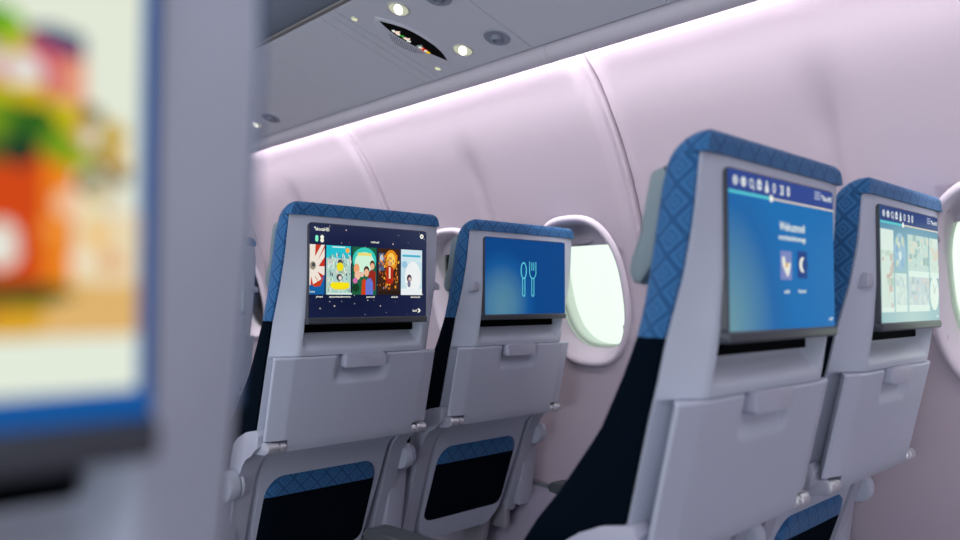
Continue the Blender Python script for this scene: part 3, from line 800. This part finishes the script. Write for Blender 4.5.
# ------------------------------------------------------------------ dado, floor, shell of the cabin
def extr(name, prof, y0, y1, m, kind='structure', angle=35):
    bm = bmesh.new(); prism(bm, [(x, Z(z)) for x, z in prof], 'y', y0, y1)
    o = link(name, finish(bm, name, m, angle)); tag(o, kind=kind); return o
extr('trim_1', [(1.90, -.606), (1.864, -.606), (1.858, -.616), (1.90, -.620)], -4.5, 6, mat('dado_seal', (96, 104, 110), .7))
extr('baseboard_right', [(1.90, -.614), (1.852, -.616), (1.815, -.65), (1.77, -.78), (1.76, -.98), (1.90, -.98)], -4.5, 6, LAVENDER)
def slab(name, x0, x1, y0, y1, z0, z1, m):
    bm = bmesh.new(); box(bm, x0, x1, y0, y1, z0, z1); o = link(name, finish(bm, name, m)); tag(o, kind='structure'); return o
slab('floor', -3.2, 1.92, -4.5, 6, -.03, 0, CARPET)
slab('ceiling', -3.2, 1.06, -4.5, 6, 2.16, 2.19, VAL)
slab('wall_left', -3.23, -3.2, -4.5, 6, 0, 2.16, WALL)
slab('wall_front', -3.2, 1.92, 6.0, 6.03, 0, 2.16, WALL)
slab('wall_rear', -3.2, 1.92, -4.53, -4.5, 0, 2.16, WALL)

# ------------------------------------------------------------------ overhead service panels
XI, XO = 1.049, 1.420
ANG = math.atan(.28); SV = Vector((math.cos(ANG), 0, -math.sin(ANG))); DN = Vector((-math.sin(ANG), 0, -math.cos(ANG)))
def psu(x, y, h=0): return Vector((x, y, Z(1.05-.28*x)))+DN*h
seams = [-4.5, -3.494, -2.294, -1.094, -.30, .106, .47, .548, .90, 1.306, 1.672, 1.704, 1.742, 2.10, 2.506, 2.872, 2.904, 2.942, 3.30, 3.706, 4.10, 4.142, 4.50, 4.906, 6.0]
for i, (a, b) in enumerate(zip(seams, seams[1:])):
    bm = bmesh.new()
    g = .0012
    rings = []
    for h, k in ((.012*-1, 0), (-.001, 0), (0, .0012)):
        rings.append([psu(XI+k, a+g+k, h), psu(XO-k, a+g+k, h), psu(XO-k, b-g-k, h), psu(XI+k, b-g-k, h)])
    loft(bm, rings)
    o = link('trim_%d' % (i+2), finish(bm, 'trim_%d' % (i+2), PSU)); tag(o, kind='structure')
bm = bmesh.new(); loft(bm, [[psu(XI, -4.5, h), psu(XO-.004, -4.5, h), psu(XO-.004, 6, h), psu(XI, 6, h)] for h in (-.030, -.0125)])
tag(link('trim_30', finish(bm, 'trim_30', GAPM)), kind='structure')
# valance hiding the wash light, in lengths with joints
vj = [-4.5, -3.1, -1.9, -.50, .10, 1.275, 2.45, 3.62, 6.0]
for i, (a, b) in enumerate(zip(vj, vj[1:])):
    extr('trim_%d' % (50+i), [(1.420, .690), (1.4315, .668), (1.4325, .648), (1.4350, .638), (1.4400, .6285), (1.4460, .6225), (1.4540, .6185), (1.4605, .6165), (1.4640, .6172), (1.4650, .621), (1.456, .630), (1.446, .645), (1.439, .690)], a+.0005, b-.0005, VAL, angle=60)
# bin face and rail on the aisle side
extr('trim_40', [(1.052, .768), (1.040, .772), (1.020, .785), (.985, .815), (.955, .87), (.935, .95), (.925, 1.06), (.93, 1.19), (1.06, 1.19), (1.056, .80)], -4.5, 6, BINM, angle=50)
bm = bmesh.new(); prism(bm, rrect(1.036, Z(.757), 1.0465, Z(.7665), .003), 'y', -4.5, 6); tag(link('trim_41', finish(bm, 'trim_41', BRASS)), kind='structure')
extr('trim_42', [(1.06, .80), (1.40, .715), (1.43, .715), (1.34, .83), (1.06, 1.19)], -4.5, 6, GAPM)

def lathe(bm, c, prof, n=32, ax=None):
    u = SV; v = Vector((0, 1, 0))
    rings = [[c+DN*h+u*r*math.cos(2*math.pi*k/n)+v*r*math.sin(2*math.pi*k/n) for k in range(n)] for r, h in prof]
    loft(bm, rings)
LIGHT_RIM = mat('light_rim', (214, 214, 202), .3)
VENTM = mat('vent_plastic', (156, 162, 176), .4)
VENTB = mat('vent_nozzle', (140, 146, 160), .3)
def reading_light(x, y, label):
    r = link('reading_light', None); r.location = psu(x, y); r.empty_display_size = .03; tag(r, label, 'lamp', 'overhead reading lights')
    c = Vector((0, 0, 0))
    bm = bmesh.new(); lathe(bm, c, [(.024, -.002), (.030, -.002), (.030, .001), (.0285, .0028), (.0265, .0028), (.025, .001)])
    link('bezel', finish(bm, 'bezel', LIGHT_RIM), r)
    bm = bmesh.new(); lathe(bm, c, [(.0255, -.001), (.0255, .0012), (.012, .0022)])
    le = link('lens', finish(bm, 'lens', emit((206, 208, 184), .85)), r)
    bm = bmesh.new()
    pts = [(.0115*math.cos(t), .0235*math.sin(t)) for t in [2*math.pi*k/24 for k in range(24)]]
    d1 = (SV*.75-Vector((0, 1, 0))*.66).normalized(); d2 = DN.cross(d1)
    loft(bm, [[DN*h+d2*b+d1*a for a, b in pts] for h in (.001, .0032)])
    link('lamp', finish(bm, 'lamp', emit((255, 255, 240), 2.2)), le)  # bright band: recess reflection painted as a glowing strip on the lens
def vent(x, y, label):
    r = link('air_vent', None); r.location = psu(x, y); r.empty_display_size = .03; tag(r, label, 'air vent', 'overhead air vents')
    c = Vector((0, 0, 0))
    bm = bmesh.new(); lathe(bm, c, [(.036, -.002), (.036, .0008), (.034, .003), (.030, .003), (.027, .0015), (.015, .001)])
    link('dish', finish(bm, 'dish', VENTM), r)
    bm = bmesh.new(); lathe(bm, c, [(.016, 0), (.0155, .006), (.012, .011), (.008, .012), (.0075, .008), (.003, .008)])
    link('nozzle', finish(bm, 'nozzle', VENTB), r)
def spot(x, y, label):
    bm = bmesh.new(); c = Vector((0, 0, 0))
    r = link('indicator_light', None); r.location = psu(x, y); r.empty_display_size = .02; tag(r, label, 'indicator light', 'small round overhead lights')
    lathe(bm, c, [(.0075, -.001), (.0115, -.001), (.0112, .0015), (.009, .0018)], n=20); link('bezel', finish(bm, 'bezel', LIGHT_RIM), r)
    bm = bmesh.new(); lathe(bm, c, [(.009, 0), (.0088, .0022), (.004, .003)], n=20); link('lens', finish(bm, 'lens', emit((226, 230, 196), .85)), r)
reading_light(1.131, 1.500, 'lit reading light nearer the aisle, beyond the black warning sign')
reading_light(1.341, 1.490, 'lit reading light nearer the cabin wall, at the tip of the black sign')
reading_light(1.338, 2.688, 'small distant lit reading light beside the blurred seat')
vent(1.340, 1.358, 'round grey air vent near the wall wash light')
vent(1.146, 1.366, 'round grey air vent cut by the top edge of the picture')
vent(1.336, 2.556, 'distant grey air vent beside the far reading light')
spot(1.101, 1.652, 'small pale round light at the aisle end of the black sign')
spot(1.376, 1.636, 'small pale round light at the wall end of the black sign')
spot(1.374, 2.832, 'tiny far round light close to the blurred seat edge')

# warning sign
sg = link('warning_sign', None); sg.location = psu(1.25, 1.578); sg.empty_display_size = .1
tag(sg, 'black pointed-oval seat belt and no smoking sign on the overhead panel', 'sign')
def P2(s, y, h): return SV*s+Vector((0, y, 0))+DN*h
def lens_outline(L, W0, W1, n=18, p=1.25):
    up = [(-L+2*L*k/n, -W0*(1-abs(2*k/n-1)**p)) for k in range(n+1)]
    dn = [(L-2*L*k/n, W1*(1-abs(2*k/n-1)**p)) for k in range(1, n)]
    return up+dn
SL = .1115
def sign_xy(pts): return [((x-1.25)*1.0385, y-1.578) for x, y in pts]
LENS = sign_xy([(1.138, 1.589), (1.163, 1.569), (1.192, 1.552), (1.215, 1.546), (1.239, 1.543), (1.262, 1.542), (1.283, 1.5425), (1.315, 1.549), (1.336, 1.558), (1.355, 1.569), (1.338, 1.575), (1.319, 1.582), (1.289, 1.592), (1.265, 1.597), (1.247, 1.600), (1.213, 1.603), (1.195, 1.603), (1.18, 1.601), (1.155, 1.595)])
HOUS = sign_xy([(1.121, 1.588), (1.150, 1.566), (1.180, 1.548), (1.215, 1.538), (1.240, 1.536), (1.262, 1.535), (1.290, 1.536), (1.322, 1.543), (1.350, 1.554), (1.384, 1.570), (1.372, 1.600), (1.348, 1.632), (1.310, 1.645), (1.280, 1.652), (1.250, 1.657), (1.213, 1.660), (1.190, 1.659), (1.165, 1.645), (1.135, 1.610)])
bm = bmesh.new()
loft(bm, [[P2(a*(1-k)+l[0]*k, b*(1-k)+l[1]*k, h) for (a, b), l in zip(HOUS, LENS)] for h, k in ((-.002, 0), (.0007, .02), (.0022, .25), (.0036, .6), (.004, .85), (.004, 1.0))])
link('housing', finish(bm, 'housing', PSU, 60), sg)
bm = bmesh.new(); loft(bm, [[P2(a, b, h) for a, b in LENS] for h in (.002, .0048)])
pn = link('sign_panel', finish(bm, 'sign_panel', mat('sign_black', (2, 2, 3), .6, spec=.05)), sg)
bm = bmesh.new()
for q in range(-11, 12):
    for k in range(6):
        a = q*.0062+(k % 2)*.0031-.012; b = .031+k*.0062-.10*a
        if b < .066*(1-(abs(a+.012)/.085)**2):
            h0 = interp((b-.024)/.056, [(0, .004), (.15, .004), (.4, .0036), (.75, .0023), (.98, .0008)])+.0002
            loft(bm, [[P2(a+.0016*math.cos(t*math.pi/3), b+.0016*math.sin(t*math.pi/3), h) for t in range(6)] for h in (h0-.004, h0+.0004)])
link('speaker_grille', finish(bm, 'speaker_grille', mat('grille_hole', (70, 74, 90), .7)), sg)
def sign_icon(name, shapes):
    bm = bmesh.new(); ms = []; kz = 0
    for pts, c in shapes:
        m = emit(c)
        if m not in ms: ms.append(m)
        f = bm.faces.new([bm.verts.new(P2(a, b, .0051+kz*.0001)) for a, b in pts]); f.material_index = ms.index(m); kz += 1
        f.normal_update()
        if f.normal.dot(DN) < 0: f.normal_flip()
    me = bpy.data.meshes.new(name); bm.to_mesh(me); bm.free()
    for m in ms: me.materials.append(m)
    return link(name, me, pn)
def R(cx, cy, a, b, ang=0):
    c, s = math.cos(math.radians(ang)), math.sin(math.radians(ang))
    return [(cx+x*c-y*s, cy+x*s+y*c) for x, y in ((-a, -b), (a, -b), (a, b), (-a, b))]
SK, WH = (240, 214, 196), (226, 232, 222)
def sh_(shapes, dx, dy): return [([(a+dx, b+dy) for a, b in p], c) for p, c in shapes]
sign_icon('seat_belt_symbol', sh_([(R(-.027, .003, .0055, .0045, 25), WH), (R(-.017, .001, .0075, .0065, 15), SK), (R(-.018, -.007, .0025, .005, 10), SK), (R(-.009, .004, .004, .0035), WH), (R(0, 0, .0038, .0055, 10), (50, 160, 40)), (R(.008, .002, .004, .0035), (150, 160, 160)), (R(.016, 0, .0075, .006, -15), SK), (R(.019, -.007, .0025, .004, -20), SK), (R(.026, .003, .0055, .0045, -25), WH)], -.040, .010))
sign_icon('no_smoking_symbol', sh_([(R(-.017, .001, .0045, .0065), (120, 132, 132)), (R(-.014, -.009, .006, .0022, 20), (110, 124, 124)), (R(-.009, .001, .006, .005), WH), (R(.009, .001, .006, .005), WH), (R(.018, .001, .0058, .006, 5), (232, 186, 16)), (R(0, 0, .0026, .011, 38), (206, 60, 24)), (R(0, 0, .0026, .011, -38), (206, 60, 24))], .034, .008))

# ------------------------------------------------------------------ lights
def area(name, loc, rot, sx, sy, energy, col):
    l = bpy.data.lights.new(name, 'AREA'); l.shape = 'RECTANGLE'; l.size = sx; l.size_y = sy; l.energy = energy; l.color = col
    o = bpy.data.objects.new(name, l); COL.objects.link(o); o.location = loc; o.rotation_euler = rot; return o
def aim(o, d): o.rotation_euler = Vector(d).to_track_quat('-Z', 'Y').to_euler()
lt = area('cove_lamp', (1.452, .8, Z(.662)), (0, 0, 0), .02, 10.2, 57, (1, .965, .95))
# local -Z along (1,0,-.35), long side along Y
d = Vector((.75, 0, -.66)).normalized()
M3 = Matrix((d.cross(Vector((0, 1, 0))) * -1, Vector((0, 1, 0)), -d)).transposed()
lt.rotation_euler = M3.to_euler()
area('cabin_ceiling_lamp', (-.55, .9, 2.14), (0, 0, 0), 1.3, 5.6, 50, (.97, .95, 1))
far = area('far_side_fill', (-3.1, .6, .40), (0, 0, 0), .5, 5.0, 66, (.84, .93, 1)); aim(far, (1, 0, .30))  # unseen fill light, added low and aimed up to brighten the overhead panels
lw = far.rotation_euler.to_matrix()
d = Vector((1, 0, .30)).normalized(); far.rotation_euler = Matrix((Vector((0, 1, 0)).cross(-d), Vector((0, 1, 0)), -d)).transposed().to_euler()

rear = area('aft_fill', (.1, -4.3, 1.25), (0, 0, 0), 2.6, 1.2, 26, (.96, .95, 1)); aim(rear, (.08, 1, .0))  # unseen fill light behind the camera, added to brighten the seat backs

# ------------------------------------------------------------------ camera
f, yaw, pit, rol = 749.67, math.radians(43.339), math.radians(2.2406), math.radians(.0812)
fw = Vector((math.sin(yaw)*math.cos(pit), math.cos(yaw)*math.cos(pit), math.sin(pit)))
r0 = Vector((math.cos(yaw), -math.sin(yaw), 0)); u0 = r0.cross(fw)
rt = r0*math.cos(rol)+u0*math.sin(rol); up = -r0*math.sin(rol)+u0*math.cos(rol)
cd = bpy.data.cameras.new('camera'); cam = bpy.data.objects.new('camera', cd); COL.objects.link(cam)
cam.matrix_world = Matrix(((rt.x, up.x, -fw.x, 0), (rt.y, up.y, -fw.y, 0), (rt.z, up.z, -fw.z, CZ), (0, 0, 0, 1)))
cd.sensor_width = 36; cd.lens = f*36/960; cd.clip_start = .02
cd.dof.use_dof = True; cd.dof.focus_distance = 1.78; cd.dof.aperture_fstop = 2.3
SC.camera = cam
SC.view_settings.view_transform = 'Standard'; SC.view_settings.look = 'None'; SC.view_settings.exposure = 0; SC.view_settings.gamma = 1
SC.view_settings.use_curve_mapping = False
SC.cycles.use_denoising = True
SC.cycles.max_bounces = 10; SC.cycles.diffuse_bounces = 6
